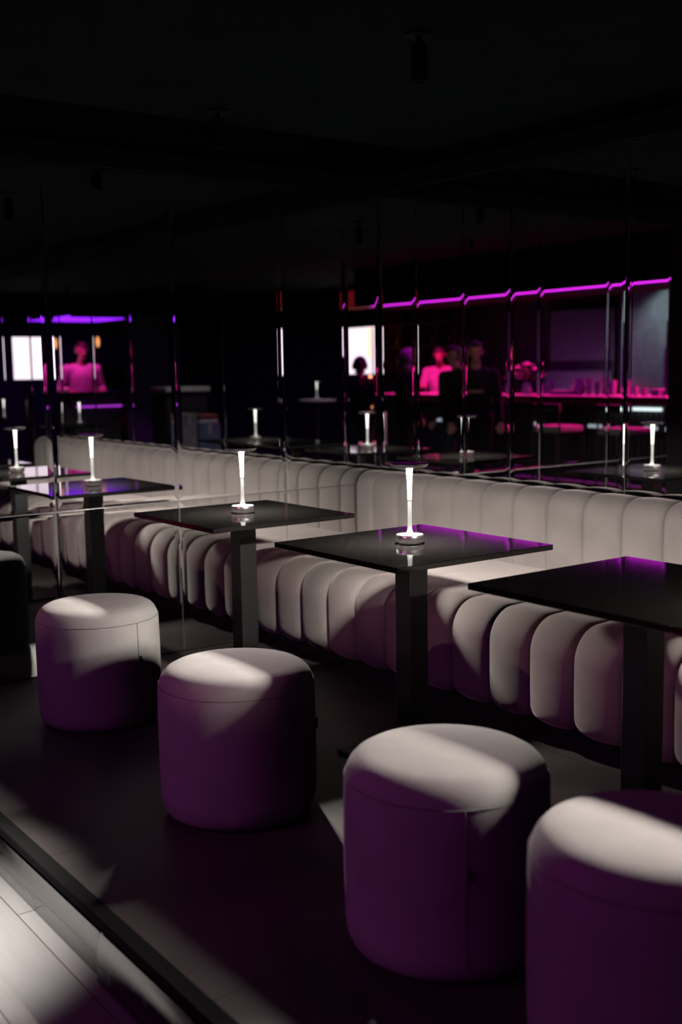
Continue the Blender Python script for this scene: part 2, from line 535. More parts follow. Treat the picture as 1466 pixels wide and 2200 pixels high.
bench = thing('banquette_bench', 'long taupe velvet bench with vertical channels along the mirrored wall', 'bench', (0, 0, 0))
sp, sa = [], []
def arc(cy, cz, r, a0, a1, n, amps):
    for i in range(n + 1):
        a = math.radians(a0 + (a1 - a0) * i / n)
        sp.append((cy + r * math.cos(a), cz + r * math.sin(a)))
        sa.append(amps[0] + (amps[1] - amps[0]) * i / n)
sp.append((-0.80, 0.09)); sa.append(0.6)
arc(-0.845, 0.15, 0.06, 270, 180, 6, (0.7, 1.0))
sp += [(-0.907, 0.22), (-0.907, 0.28)]; sa += [1, 1]
arc(-0.787, 0.335, 0.12, 180, 90, 12, (1.0, 0.55))
sp += [(-0.74, 0.457), (-0.68, 0.459), (-0.6, 0.46), (-0.45, 0.46), (-0.3, 0.459), (-0.17, 0.458)]
sa += [0.4, 0.22, 0.08, 0, 0, 0]
channelled('seat', sp, sa, 0.003, BENCH_END, 0.2035, 0.14, 0.021, 0.014, M['velvet'], bench)
sp, sa = [(-0.168, 0.43), (-0.170, 0.5), (-0.172, 0.58), (-0.172, 0.66)], [0.5, 0.8, 0.9, 1.0]
arc(-0.087, 0.712, 0.085, 180, 90, 10, (1.0, 0.9))
sp += [(-0.06, 0.797), (-0.03, 0.796), (-0.006, 0.785)]; sa += [0.8, 0.5, 0.0]
channelled('backrest', sp, sa, 0.003, BENCH_END, 0.2035, 0.14, 0.009, 0.008, M['velvet'], bench)
MB().box(0.003, BENCH_END - 0.02, -0.762, -0.01, 0.0, 0.43).build('plinth', M['black_metal'], bench)

# ------------------------------------------------------------------ tables
TY = -1.325
TABLES = [(0.749, 'black granite square table nearest the left mirror'),
          (1.8325, 'black granite square table in the middle, lamp standing on it'),
          (2.7986, 'bare black granite square table without a lamp, at the right edge'),
          (3.464, 'black granite square table beyond the bare one'),
          (7.36, 'black granite square table alone beyond the bench end'),
          (9.9, 'black granite square table farthest from the left mirror')]
t0 = thing('cafe_table', TABLES[0][1], 'table', (TABLES[0][0], TY, 0), 0, 'square granite tables')
S = 0.3316
MB().box(-S, S, -S, S, 0.732, 0.75, 0.0015).build('table_top', M['granite'], t0)
MB().box(-0.039, 0.039, -0.039, 0.039, 0.012, 0.731, 0.002).build('post', M['black_metal'], t0)
MB().box(-0.215, 0.215, -0.165, 0.165, 0.0, 0.012, 0.003).build('base_plate', M['black_metal'], t0)
MB().box(-0.13, 0.13, -0.13, 0.13, 0.726, 0.732).build('mounting_plate', M['black_metal'], t0)
for x, lab in TABLES[1:]:
    dup(t0, (x, TY, 0), 0, lab)

# ------------------------------------------------------------------ table lamps
def table_lamp(x, y, label, ring='ring'):
    L = thing('table_lamp', label, 'lamp', (x, y, 0.75), 0, 'cordless lamps on the granite tables')
    b = MB().lathe([(0.0385, 0.0), (0.0395, 0.002), (0.0395, 0.0065), (0.0445, 0.0075), (0.0455, 0.009), (0.0455, 0.030), (0.0447, 0.0318), (0.043, 0.0325)], 64)
    base = b.build('base', M['brushed'], L, True)
    MB().lathe([(0.0195, 0.0325), (0.0145, 0.0345), (0.0105, 0.039), (0.0083, 0.048), (0.0072, 0.065), (0.0068, 0.09), (0.0068, 0.147)], 32).build('lower_stem', M['stem_dim'], L, True)
    MB().lathe([(0.0073, 0.147), (0.0075, 0.149), (0.0079, 0.175), (0.0088, 0.205), (0.0099, 0.23), (0.0108, 0.246), (0.0118, 0.2603)], 32).build('upper_stem', M['stem_glow'], L, True)
    MB().lathe([(0.012, 0.2605), (0.045, 0.2605), (0.050, 0.2578), (0.0545, 0.2573), (0.0600, 0.2608), (0.0640, 0.2685), (0.0640, 0.2698), (0.0632, 0.2704)], 64).build('shade', M['satin'], L, True)
    MB().lathe([(0.0628, 0.2704), (0.0615, 0.2712), (0.05, 0.2714), (0.004, 0.2714)], 64).build('shade_top', M['shade'], L, True)
    MB().lathe([(0.0175, 0.2600), (0.0175, 0.2592), (0.0300, 0.2592), (0.0300, 0.2600)], 32, cap=False).build('light_ring', M[ring], L, True)
    return L
lamp0 = table_lamp(TABLES[0][0], TY + 0.002, 'slim glowing lamp on the table nearest the left mirror')
dup(lamp0, (1.8325, TY - 0.005, 0.75), 0, 'slim glowing lamp on the middle table')
dup(lamp0, (3.38, TY, 0.75), 0, 'slim glowing lamp on the table beyond the bare one')
lamp_dim = table_lamp(7.36, TY - 0.12, 'slim dimmed lamp on the table beyond the bench end', 'ring_dim')
dup(lamp_dim, (10.0, TY - 0.18, 0.75), 0, 'slim dimmed lamp on the farthest table')

# ------------------------------------------------------------------ stools
def stool(x, y, r, h, rz, label, taglow):
    st = thing('pouf_stool', label, 'stool', (x, y, 0), rz, 'round felt pouf stools in front of the tables')
    prof = [(r - .05, 0.0), (r - .028, 0.004), (r - .012, 0.016), (r - .003, 0.035), (r, 0.06)]
    for k in range(9):
        t = k / 8
        prof.append((r + 0.0025 * math.sin(PI * t), 0.06 + t * (h - 0.06 - 0.062)))
    prof += [(r - .0025, h - .054), (r - .004, h - .049), (r - .007, h - .041), (r - .013, h - .029), (r - .024, h - .017), (r - .040, h - .008), (r - .065, h - .003), (r - .11, h - .0005), (r * .25, h + .001), (0.004, h + .001)]
    MB().lathe(prof, 96).build('cushion', M['stool'], st, True)
    pts = [((r - .0015) * math.cos(2 * PI * i / 96), (r - .0015) * math.sin(2 * PI * i / 96), h - .056) for i in range(97)]
    MB().tube(pts, 0.0016, 6).build('piping', M['piping'], st, True)
    vs = [((r + .0005 + .0022 * math.sin(PI * t)), 0, 0.05 + t * (h - .107)) for t in [i / 14 for i in range(15)]]
    MB().tube(vs, 0.0014, 6).build('side_seam', M['piping'], st, True)
    # folded black tag sewn into the seam
    MB().box(r + .001, r + .010, 0.006, 0.009, taglow, taglow + 0.034).build('tag', M['tag'], st)
    return st
def seam_angle(x, y, deg):
    a = math.atan2(CAM.y - y, CAM.x - x)
    return a + math.radians(deg)
for (x, y, r, h, deg, lab) in (
        (0.709, -1.967, 0.233, 0.461, 38, 'round grey pouf stool next to the left mirror'),
        (1.814, -2.008, 0.237, 0.457, 82, 'round grey pouf stool in front of the middle table, second from the mirror'),
        (2.803, -2.037, 0.238, 0.461, 10, 'round grey pouf stool before the bare table, third from the mirror'),
        (3.376, -2.018, 0.238, 0.461, 120, 'round grey pouf stool cut by the right frame edge, nearest the camera')):
    stool(x, y, r, h, seam_angle(x, y, deg), lab, 0.245)

# ------------------------------------------------------------------ ceiling spot fixtures
def ceiling_spot(x, y, z, label):
    c = thing('ceiling_spotlight', label, 'spotlight', (x, y, z), 0, 'ceiling spotlights')
    MB().lathe([(0.045, -0.012), (0.045, 0.0)], 32).build('ceiling_rose', M['black'], c, True)
    MB().lathe([(0.008, -0.04), (0.008, -0.012)], 16).build('stem', M['black'], c, True)
    MB().lathe([(0.020, -0.142), (0.024, -0.152), (0.0275, -0.152), (0.0275, -0.04), (0.024, -0.036)], 32).build('can', M['black'], c, True)
    return c
ceiling_spot(1.85, -1.29, CEIL, 'black cylinder spotlight hanging above the middle table')
ceiling_spot(0.60, -1.30, CEIL, 'black cylinder spotlight hanging above the table nearest the mirror')
ceiling_spot(1.55, -3.3, 2.62, 'black cylinder spotlight over the walkway planks')

# ------------------------------------------------------------------ bar on the lower floor
cn = thing('bar_canopy', 'long black canopy over the bar, magenta light panel underneath', 'canopy', (0, 0, 2.155), 0)
MB().box(1.2, 7.4, -6.5, -5.44, 0.03, 0.465).box(1.2, 7.4, -5.45, -5.44, 0.0, 0.03).box(1.2, 7.4, -6.5, -5.80, -0.01, 0.03).build('housing', M['black'], cn)
MB().box(1.25, 7.35, -5.795, -5.452, 0.018, 0.03).build('light_panel', M['canopy'], cn)
for lx in (1.3, 2.0):
    # housings for the added violet lamps that deepen purple on the seating
    o = MB().tube([(0, 0, 0), (0, -.05, .02), (0, -.16, .09)], [.055, .05, .04], 20).build('added_violet_lamp', M['black_metal'], cn, True, (lx, -5.33, 0.2))
    MB().box(-.01, .01, -.16, -.11, .05, .26).build('bracket', M['black_metal'], o)

bc = thing('bar_counter', 'long bar counter with brown wooden top and dark slatted front', 'bar', (0, 0, LOW), 0)
MB().box(1.5, 7.4, -6.45, -5.78, 1.06, 1.138, 0.004).build('counter_top', M['wood'], bc)
MB().box(1.495, 7.405, -6.455, -5.775, 1.138, 1.15, 0.003).build('added_pale_top', M['pale_top_sheet'], bc)  # pale sheet added so the counter catches more pink light
fr = MB()
x = 1.55
while x < 7.3:
    fr.box(x, x + 0.055, -5.93, -5.90, 0.1, 1.06)
    x += 0.075
fr.box(1.55, 7.35, -6.4, -5.93, 0.0, 1.06)
fr.build('slatted_front', M['barfront'], bc)
for a, b in ((2.70, 3.05), (3.13, 3.38)):
    MB().box(a, b, -5.895, -5.85, 1.0, 1.035).build('light_bar', M['white_led'], bc)
for a, b in ((2.46, 2.56), (2.75, 2.91), (3.50, 3.68), (4.39, 4.53), (6.15, 6.3), (6.65, 6.8)):  # glowing strips standing in for glints on bar stool edges
    MB().box(a, b, -5.895, -5.87, 0.80, 0.835).build('stool_glint', M['glint_glow'], bc)
MB().tube([(1.6, -5.72, 0.2), (7.35, -5.72, 0.2)], 0.02, 10).build('foot_rail', M['brushed'], bc, True)
for x in (1.8, 3.3, 4.8, 6.3, 7.3):
    MB().tube([(x, -5.72, 0.2), (x, -5.90, 0.2)], 0.012, 8).build('rail_bracket', M['brushed'], bc, True)

def bar_stool(x, y, rz, label):
    st = thing('bar_stool', label, 'bar stool', (x, y, LOW), rz, 'framed bar stools at the counter')
    MB().box(-.2, .2, -.19, .19, .78, .85, .02).build('seat', M['stool'], st, True)
    MB().box(-.2, .2, .17, .205, 1.0, 1.09, .012).build('backrest', M['stool'], st, True)
    for a in (-1, 1):
        MB().tube([(a * .20, .19, 0), (a * .19, .18, .8), (a * .19, .195, 1.05)], .011, 8).build('leg', M['black_metal'], st, True)
        MB().tube([(a * .20, -.19, 0), (a * .19, -.18, .8)], .011, 8).build('leg', M['black_metal'], st, True)
    MB().tube([(-.198, -.187, .3), (.198, -.187, .3)], .009, 8).build('foot_bar', M['black_metal'], st, True)
    return st
bar_stool(3.62, -5.32, 0, 'framed bar stool with a pale padded seat, at the middle of the counter')
bar_stool(2.75, -5.35, 0.1, 'framed bar stool with a pale padded seat, nearest the left wall')

# glassware and flowers on the counter
CT = 1.0
def glass(x, y, h, r, label, m='glass'):
    g = MB().lathe([(r * .75, 0), (r * .78, h * .05), (r * .9, h * .5), (r, h), (r * .93, h), (r * .82, h * .5), (r * .6, h * .08)], 20, cap=False)
    g.lathe([(r * .75, 0), (r * .6, h * .08)], 20)
    o = g.build('drinking_glass', M[m], None, True, (x, y, CT))
    return tag(o, label, 'glass', 'glassware on the bar counter')
gl = [(4.55, .13, .035, 'pale tumbler beside the flower vase'), (4.43, .17, .04, 'tall pale glass right of the flower vase'),
      (3.86, .19, .038, 'tall pale glass just past the coffee jug'), (3.74, .16, .036, 'pale tumbler between the two tallest glasses'),
      (3.62, .20, .04, 'tallest pale glass past the coffee jug'), (3.50, .17, .036, 'tall glass at the head of the row of four'),
      (3.20, .10, .035, 'short pale glass at the near end of the counter'), (3.08, .08, .04, 'smallest glass by the low boxes')]
for x, h, r, lab in gl:
    glass(x, -6.08, h, r, lab)
jug = thing('coffee_jug', 'rounded pale jug with a handle on the counter', 'jug', (4.02, -6.1, CT))
MB().lathe([(.05, 0), (.07, .03), (.075, .08), (.05, .15), (.055, .19)], 24).build('body', M['glass'], jug, True)
MB().tube([(-.06, 0, .05), (-.11, 0, .08), (-.11, 0, .14), (-.05, 0, .16)], .008, 8).build('handle', M['glass'], jug, True)
tag(MB().box(-.12, .12, -.06, .06, 0, .055, .006).build('napkin_box', M['glass'], None, False, (4.24, -6.08, CT)), 'flat pale box lying beside the jug', 'box')
tag(MB().box(-.05, .05, -.05, .05, 0, .075, .006).build('condiment_box', M['glass'], None, False, (2.92, -6.1, CT)), 'small pale box at the near end of the counter, farther from the glass', 'box')
tag(MB().box(-.045, .045, -.05, .05, 0, .07, .006).build('condiment_box.001', M['glass'], None, False, (2.78, -6.1, CT)), 'small pale box at the near end of the counter, outermost', 'box')
va = thing('flower_vase', 'vase of dark leaves and pale flowers on the counter', 'vase', (4.86, -6.12, CT))
MB().lathe([(.05, 0), (.065, .05), (.05, .12), (.04, .15)], 20).build('pot', M['glass'], va, True)
rn = random.Random(3)
lf = MB()
for k in range(60):
    a, e, d = rn.uniform(0, 6.28), rn.uniform(.1, 1.4), rn.uniform(.08, .24)
    c = (d * math.cos(a) * math.cos(e), d * math.sin(a) * math.cos(e), .16 + d * math.sin(e))
    lf.ball(c, .035, .022, .012, 6, 4)
lf.build('foliage', M['leaf'], va, True)
for k, (a, b, c) in enumerate(((-.2, .05, .3), (.14, .06, .24), (.22, .08, .2), (-.1, .1, .36), (.05, .1, .32), (.26, .05, .08))):
    f = MB()
    for q in range(7):
        t = q * 2 * PI / 7
        f.ball((a + .03 * math.cos(t), b + .03 * math.sin(t), c), .026, .02, .016, 6, 4)
    f.ball((a, b, c + .01), .022, n=6, m=4)
    f.build('flower', M['petal'], va, True)

# back wall of the bar
pn = thing('wall_panel', 'large plain grey wall panel behind the bar, washed violet', 'panel', (0, YF, 0))
MB().box(4.55, 5.62, 0.0, 0.12, LOW, 2.05, 0.004).build('board', M['panel'], pn)
MB().box(4.55, 5.62, 0.0, 0.22, LOW, 1.27, 0.004).build('ledge', M['panel'], pn)
tw = thing('wall_board', 'pale grey wall board lit cool white from above', 'panel', (0, YF, 0))
MB().box(3.3, 4.42, 0.0, 0.12, LOW, 2.4, 0.004).build('board', M['wallpaint'], tw)
MB().box(4.42, 4.47, 0.0, 0.14, LOW, 2.4, 0.004).build('edge_strip', M['darkwall'], tw)
wb = thing('wall_dispenser', 'small white box with a dark hood on the lit wall board', 'dispenser', (3.60, YF + 0.12, 1.42))
MB().box(-.055, .055, 0, .10, -0.06, .13, .01).build('case', M['white_cloth'], wb)
MB().box(-.13, .06, 0, .14, .13, .42, .01).build('hood', M['black_metal'], wb)

sf = thing('bottle_shelf', 'dark red gridded shelf unit on the bar wall', 'shelf', (7.35, YF, 0))
w0, w1, h0, h1 = 0.0, 1.62, 1.3, 2.34
MB().box(w0, w1, 0, .02, h0, h1).build('back_board', M['redwood'], sf)
for k in range(5):
    xx = w0 + (w1 - w0) * k / 4
    MB().box(xx - .012, xx + .012, .02, .26, h0, h1).build('divider', M['redwood'], sf)
for k in range(4):
    zz = h0 + (h1 - h0) * k / 3
    MB().box(w0, w1, .02, .27, zz - .012, zz + .012).build('shelf_board', M['redwood'], sf)
cols = ['first', 'second', 'third', 'fourth']; rows = ['bottom', 'middle', 'top']
for j in range(3):
    for i in range(4):
        xx = 7.35 + 1.62 * (i + .5) / 4
        zz = h0 + (h1 - h0) * j / 3 + .012
        hh = .24 + .02 * ((i * 3 + j) % 3)
        b = MB().lathe([(.038, 0), (.04, .01), (.04, hh * .55), (.03, hh * .68), (.014, hh * .76), (.013, hh * .96), (.016, hh)], 16).build('liquor_bottle', M['bottle'], None, True, (xx, YF + .14, zz))
        tag(b, 'dark bottle in the %s row of the gridded shelf, %s from its bar end' % (rows[j], cols[i]), 'bottle', 'bottles on the gridded shelf')

# glowing screen, neon tubes, red light box, far lounge
sc = thing('display_screen', 'large bright pinkish-white screen on a black stand beyond the bar', 'screen', (9.2, -6.95, LOW), 0)
MB().box(-.36, .44, -.05, -.005, 1.38, 2.16, .006).build('frame', M['black'], sc)
MB().box(-.33, .41, -.005, .0, 1.41, 2.13).build('display', M['screen'], sc)
MB().box(-.04, .1, -.09, -.05, 0.02, 1.9).box(-.3, .36, -.25, .1, 0, .02).build('stand', M['black_metal'], sc)
def neon(x, y, z0, z1, label):
    n = thing('neon_tube', label, 'neon light', (x, y, LOW), 0, 'warm neon tubes on posts')
    MB().tube([(0, 0, z0 - LOW), (0, 0, z1 - LOW)], .022, 12).build('tube', M['tube'], n, True)
    MB().tube([(-.03, -.04, 0.01), (-.03, -.04, z1 - LOW)], .012, 8).build('post', M['black_metal'], n, True)
    MB().lathe([(.12, 0), (.12, .012)], 24).build('foot', M['black_metal'], n)
neon(8.70, -6.7, 1.49, 1.95, 'upright orange neon tube on a post beside the bright screen')
neon(8.43, -6.5, 0.76, 1.24, 'lower orange neon tube on a post in front of the screen')
rb = thing('red_light_box', 'dim red light box hanging from the ceiling above the screen', 'light box', (9.0, -6.8, 2.62))
MB().box(-.4, .36, -.15, .15, -.36, -.10, .006).build('box', M['red_glow'], rb)
MB().tube([(-.3, 0, -.1), (-.3, 0, 0)], .008).build('hanger', M['black_metal'], rb)
MB().tube([(.3, 0, -.1), (.3, 0, 0)], .008).build('hanger', M['black_metal'], rb)
so = thing('lounge_sofa', 'low pale padded sofa far beyond the bar', 'sofa', (7.98, -6.38, LOW), 0)
MB().box(-.34, .34, -.35, .35, .06, .42, .05).build('seat', M['white_cloth'], so, True)
MB().box(-.34, .34, -.42, -.2, .3, .85, .06).build('backrest', M['white_cloth'], so, True)
MB().box(-.3, .3, -.3, .3, 0, .07).build('plinth', M['black'], so)
ht = thing('high_table', 'small round high table by the pale sofa', 'table', (8.75, -5.75, LOW), 0)
MB().lathe([(.28, 1.02), (.285, 1.03), (.28, 1.05)], 40).build('table_top', M['wallpaint'], ht)
MB().lathe([(.03, .015), (.03, 1.02)], 16).build('post', M['black_metal'], ht, True)
MB().lathe([(.2, 0), (.2, .015)], 32).build('foot', M['black_metal'], ht)
dup(lamp_dim, (8.75, -5.75, LOW + 1.05), 0, 'slim dimmed lamp on the small round high table')
ceiling_spot(3.3, -3.75, 2.62, 'added black cylinder spotlight before the bar, aimed at the hoodie wearer')
add_light('added_face_light', 'SPOT', (3.3, -3.75, 2.43), (4.75, -5.03, 1.4), 22, (1.0, 0.5, 0.5), spot_size=math.radians(34), spot_blend=0.8, shadow_soft_size=0.03)  # added pink spot to brighten the hoodie wearer's face
add_light('added_sofa_light', 'SPOT', (8.2, -5.3, 2.5), (8.2, -6.3, 0.2), 40, (1.0, 0.8, 0.85), spot_size=math.radians(50), spot_blend=0.6, shadow_soft_size=0.05)  # added light on the pale sofa, no fixture

# ------------------------------------------------------------------ second counter beyond the bench end
sb = thing('service_counter', 'dark service counter beyond the bench end with a violet-lit shelf', 'counter', (8.0, 0, 0), 0)
MB().box(0, .5, -2.30, -1.45, 1.07, 1.11, .004).build('counter_top', M['black_metal'], sb)
MB().box(.04, .46, -2.27, -1.48, 0, 1.07).build('body', M['barfront'], sb)
MB().box(.0, .04, -2.28, -1.70, .925, .945).build('light_strip', M['canopy_dim'], sb)
c2 = thing('canopy_stand_in', 'added violet light box at the far end, standing in for the mirrored bar canopy', 'light box', (12.7, 0, 2.2), 0)  # added violet panel repeating the bar canopy as seen through another mirror
MB().box(-.95, .95, -4.55, -3.25, .035, .2).box(-.95, -.935, -4.55, -3.25, 0, .036).build('housing', M['black'], c2)
MB().box(-.92, .93, -4.5, -3.3, 0.022, .034).build('light_panel', M['violet'], c2)
for yy in (-4.3, -3.5):
    MB().tube([(0, yy, .2), (0, yy, .415)], .01, 8).build('hanger', M['black_metal'], c2)
ceiling_spot(8.3, -1.75, CEIL, 'added black cylinder spotlight over the service counter')
add_light('added_person_light', 'SPOT', (8.3, -1.75, 2.22), (8.75, -2.1, 1.2), 60, (1.0, 0.03, 0.5), spot_size=math.radians(60), spot_blend=0.5, shadow_soft_size=0.03)  # added pink spot on the person behind the counter, fixture made up
ds = thing('wall_screen', 'bright white and pink screen on a black post beyond the service counter', 'screen', (9.6, -1.72, 0), 0)
MB().box(0, .05, -.28, .22, 1.24, 1.85, .006).build('frame', M['black'], ds)
MB().box(-.005, 0, -.26, .20, 1.27, 1.82).build('display', M['screen'], ds)
MB().box(.05, .1, -.08, .02, 0, 1.7).box(-.15, .2, -.2, .14, 0, .02).build('stand', M['black_metal'], ds)
sh2 = thing('back_shelf', 'red stained shelf unit standing behind the service counter', 'shelf', (9.9, 0, 0))
MB().box(.25, .28, -3.2, -2.4, 0, 1.45).build('back_board', M['redwood'], sh2)
for zz in (0.05, .5, .95, 1.42):
    MB().box(0, .25, -3.2, -2.4, zz - .015, zz + .015).build('shelf_board', M['redwood'], sh2)
for yy in (-3.2, -2.8, -2.4):
    MB().box(0, .25, yy - .015, yy + .015, 0, 1.45).build('divider', M['redwood'], sh2)
for (px, py, pz, lab) in ((9.0, -1.86, 1.72, 'small amber lamp hanging left of the service counter person'), (8.95, -2.42, 1.74, 'small amber lamp hanging beside the service counter person')):
    a = thing('pendant_lamp', lab, 'lamp', (px, py, CEIL), 0, 'small amber pendant lamps')
    MB().tube([(0, 0, pz - CEIL + .07), (0, 0, 0)], .004, 6).build('cord', M['black_metal'], a)
    MB().ball((0, 0, pz - CEIL), .025, .025, .07, 12, 8).build('bulb', M['amber'], a, True)
tp = thing('partition_panel', 'dark teal partition panel beyond the service counter', 'partition', (9.75, 0, LOW))
MB().box(0, .05, -3.95, -3.21, 0.0, 2.3).build('board', M['teal'], tp)
MB().box(-.03, .06, -3.99, -3.95, 0, 2.3).build('post', M['darkwall'], tp)
k3 = thing('side_counter', 'cream topped counter by the teal partition', 'counter', (7.6, 0, LOW))
MB().box(0, .45, -3.3, -2.68, 1.24, 1.30, .005).build('counter_top', M['cream'], k3)
MB().box(.03, .42, -3.27, -2.70, 0, 1.24).build('body', M['darkwall'], k3)
for (yy, w, z0, hh, mm, lab) in ((-2.80, .16, .75, .34, 'wallpaint', 'pale grey tall box leaning at the side counter'), (-3.06, .2, .95, .16, 'crate_blue', 'slate blue box stacked on the others by the side counter')):
    pass
for (yy, w, hh, mm, lab) in ((-2.83, .20, .98, 'wallpaint', 'pale grey tall carton standing before the side counter'), (-3.11, .30, .84, 'crate_blue', 'slate blue carton standing before the side counter')):
    t = thing('carton_box', lab, 'box', (7.42, yy, LOW))
    MB().box(-.12, .12, -w / 2, w / 2, 0, hh, .005).build('carton', M[mm], t)
    MB().box(-.122, .122, -.02, .02, hh - .12, hh + .002).build('tape', M['cream'], t)
for (yy, z0, mm, lab) in ((-3.11, .84, 'white_cloth', 'white folded cloth on the slate blue carton'), (-3.11, .90, 'crate_red', 'brick red folded cloth on top of the white one')):
    tag(MB().box(-.11, .11, -.13, .13, 0, .06, .015).build('folded_cloth', M[mm], None, True, (7.42, yy, LOW + z0 + .002)), lab, 'cloth')
add_light('side_counter_spot', 'SPOT', (6.9, -2.9, 2.55), (7.5, -3.0, 0.9), 25, (0.9, 0.95, 1.0), spot_size=math.radians(45), spot_blend=0.5, shadow_soft_size=0.04)

# ------------------------------------------------------------------ people at the bar
def capsule(mb, a, b, ra, rb, sx=1.0, n=12, m=5):
    a, b = Vector(a), Vector(b)
    d = b - a
    L = d.length or 1e-6
    d = d / L
    x = Vector((1, 0, 0))
    if abs(d.x) > .9:
        x = Vector((0, 1, 0))
    x = (x - d * x.dot(d)).normalized()
    y = d.cross(x)
    rings = []
    for k in range(m + 1):
        t = PI / 2 * (k / m)
        rings.append((a - d * ra * math.cos(t), ra * math.sin(t)))
    for k in range(m + 1):
        t = PI / 2 * (k / m)
        rings.append((b + d * rb * math.sin(t), rb * math.cos(t)))
    v = [rings[0][0]]
    for c, r in rings[1:-1]:
        for i in range(n):
            w = 2 * PI * i / n
            v.append(c + x * r * sx * math.cos(w) + y * r * math.sin(w))
    v.append(rings[-1][0])
    q = len(rings) - 2
    f = [(0, 1 + (i + 1) % n, 1 + i) for i in range(n)]
    for k in range(q - 1):
        for i in range(n):
            j = (i + 1) % n
            f.append((1 + k * n + i, 1 + k * n + j, 1 + (k + 1) * n + j, 1 + (k + 1) * n + i))
    e = len(v) - 1
    f += [(e, 1 + (q - 1) * n + i, 1 + (q - 1) * n + (i + 1) % n) for i in range(n)]
    mb.add(v, f)

def person(x, y, z, face, height, label, top, bottom, hair='short', lean=0.0, wrists=None, hairm='hair', turn=0.0):
    k = height / 1.75
    root = thing('person', label, 'person', (x, y, z), math.atan2(face[1], face[0]) - PI / 2, 'people at the bar')
    mb = MB()
    bones = []                                   # (a, b, region)
    pel = Vector((0, 0, .93)) * k
    def up(p):                                   # upper body leans forward about the hips
        p = Vector(p) * k - pel
        c, s_ = math.cos(lean), math.sin(lean)
        return Vector((p.x, p.y * c + p.z * s_, -p.y * s_ + p.z * c)) + pel
    def cap(a, b, ra, rb, reg, sx=1.0):
        capsule(mb, a, b, ra * k, rb * k, sx)
        bones.append((Vector(a), Vector(b), reg))
    hipz = Vector((0, 0, .92)) * k
    cap(up((0, 0, .93)), up((0, .0, 1.10)), .125, .115, 'top', 1.28)
    cap(up((0, 0, 1.10)), up((0, .005, 1.32)), .118, .125, 'top', 1.4)
    cap(up((-.10, 0, 1.38)), up((.10, 0, 1.38)), .085, .085, 'top')
    cap(up((0, -.005, 1.40)), up((0, .015, 1.53)), .066, .054, 'skin')
    # head: skull, face wedge, jaw, nose, ears, lips
    ct, st_ = math.cos(turn), math.sin(turn)
    def hd(px, py, pz):
        return up((px * ct - py * st_, .03 + px * st_ + py * ct, pz))
    cap(hd(0, -.018, 1.655), hd(0, .012, 1.665), .086, .084, 'head', .9)
    cap(hd(0, .03, 1.60), hd(0, .045, 1.55), .062, .036, 'head', .95)
    cap(hd(0, .088, 1.63), hd(0, .103, 1.602), .009, .014, 'head')
    cap(hd(-.022, .077, 1.575), hd(.022, .077, 1.575), .009, .009, 'head')
    cap(hd(-.03, .078, 1.65), hd(.03, .078, 1.65), .013, .013, 'head')
    for sd in (-1, 1):
        cap(hd(sd * .078, -.005, 1.645), hd(sd * .082, -.012, 1.605), .014, .009, 'head')
    # arms and hands
    for n_, sd in enumerate((-1, 1)):
        sh = up((sd * .185, 0, 1.395))
        w = Vector(wrists[n_]) * k if wrists else up((sd * .25, .12, .90))
        d = w - sh
        half, full = .29 * k, d.length
        mid = (sh + w) / 2
        out = Vector((sd * .35, -1.0, -.55))
        out = (out - d.normalized() * out.dot(d.normalized())).normalized()
        el = mid + out * math.sqrt(max(half * half - (full / 2) ** 2, .0004))
        cap(sh, el, .062, .046, 'top')
        cap(el, w, .045, .031, 'top')
        fw = (w - el).normalized()
        side = fw.cross(Vector((0, 0, 1)))
        side = side.normalized() if side.length > .1 else Vector((1, 0, 0))
        nrm = side.cross(fw)
        pl = w + fw * .075 * k
        for q in (-1, 0, 1):
            cap(w + side * .012 * q * k, pl + side * .023 * q * k, .02, .016, 'skin')
        for q, ln in zip((-1.5, -.5, .5, 1.5), (.062, .074, .078, .07)):
            a = pl + side * .019 * q * k
            b = a + (fw * .75 - nrm * .35) * ln * .55 * k
            c = b + (fw * .35 - nrm * .8) * ln * .5 * k
            cap(a, b, .0105, .0095, 'skin'); cap(b, c, .0095, .008, 'skin')
        a = w + fw * .025 * k - side * sd * .022 * k
        b = a - side * sd * .03 * k + fw * .035 * k
        cap(a, b, .012, .0105, 'skin'); cap(b, b + fw * .03 * k - nrm * .012 * k, .0105, .009, 'skin')
    # legs and feet
    for sd in (-1, 1):
        hp, kn, an = Vector((sd * .09, 0, .90)) * k, Vector((sd * .10, .02, .49)) * k, Vector((sd * .105, -.02, .09)) * k
        cap(hp, kn, .098, .06, 'legs'); cap(kn, an, .058, .042, 'legs')
        cap(Vector((sd * .105, -.04, .045)) * k, Vector((sd * .125, .14, .036)) * k, .045, .035, 'shoe', 1.0)
    me = bpy.data.meshes.new('tmp')
    me.from_pydata([tuple(v) for v in mb.v], [], mb.f)
    bm = bmesh.new(); bm.from_mesh(me); bmesh.ops.recalc_face_normals(bm, faces=bm.faces); bm.to_mesh(me); bm.free()
    tmp = bpy.data.objects.new('tmp', me); COL.objects.link(tmp)
    md = tmp.modifiers.new('r', 'REMESH'); md.mode = 'VOXEL'; md.voxel_size = 0.0075
    sm = tmp.modifiers.new('s', 'SMOOTH'); sm.iterations = 3; sm.factor = .5
    bpy.context.view_layer.update()
    ev = tmp.evaluated_get(bpy.context.evaluated_depsgraph_get())
    m2 = bpy.data.meshes.new_from_object(ev)
    bpy.data.objects.remove(tmp)
    V = [v.co.copy() for v in m2.vertices]
    N = [v.normal.copy() for v in m2.vertices]
    P_ = [tuple(p.vertices) for p in m2.polygons]
    bpy.data.meshes.remove(m2)
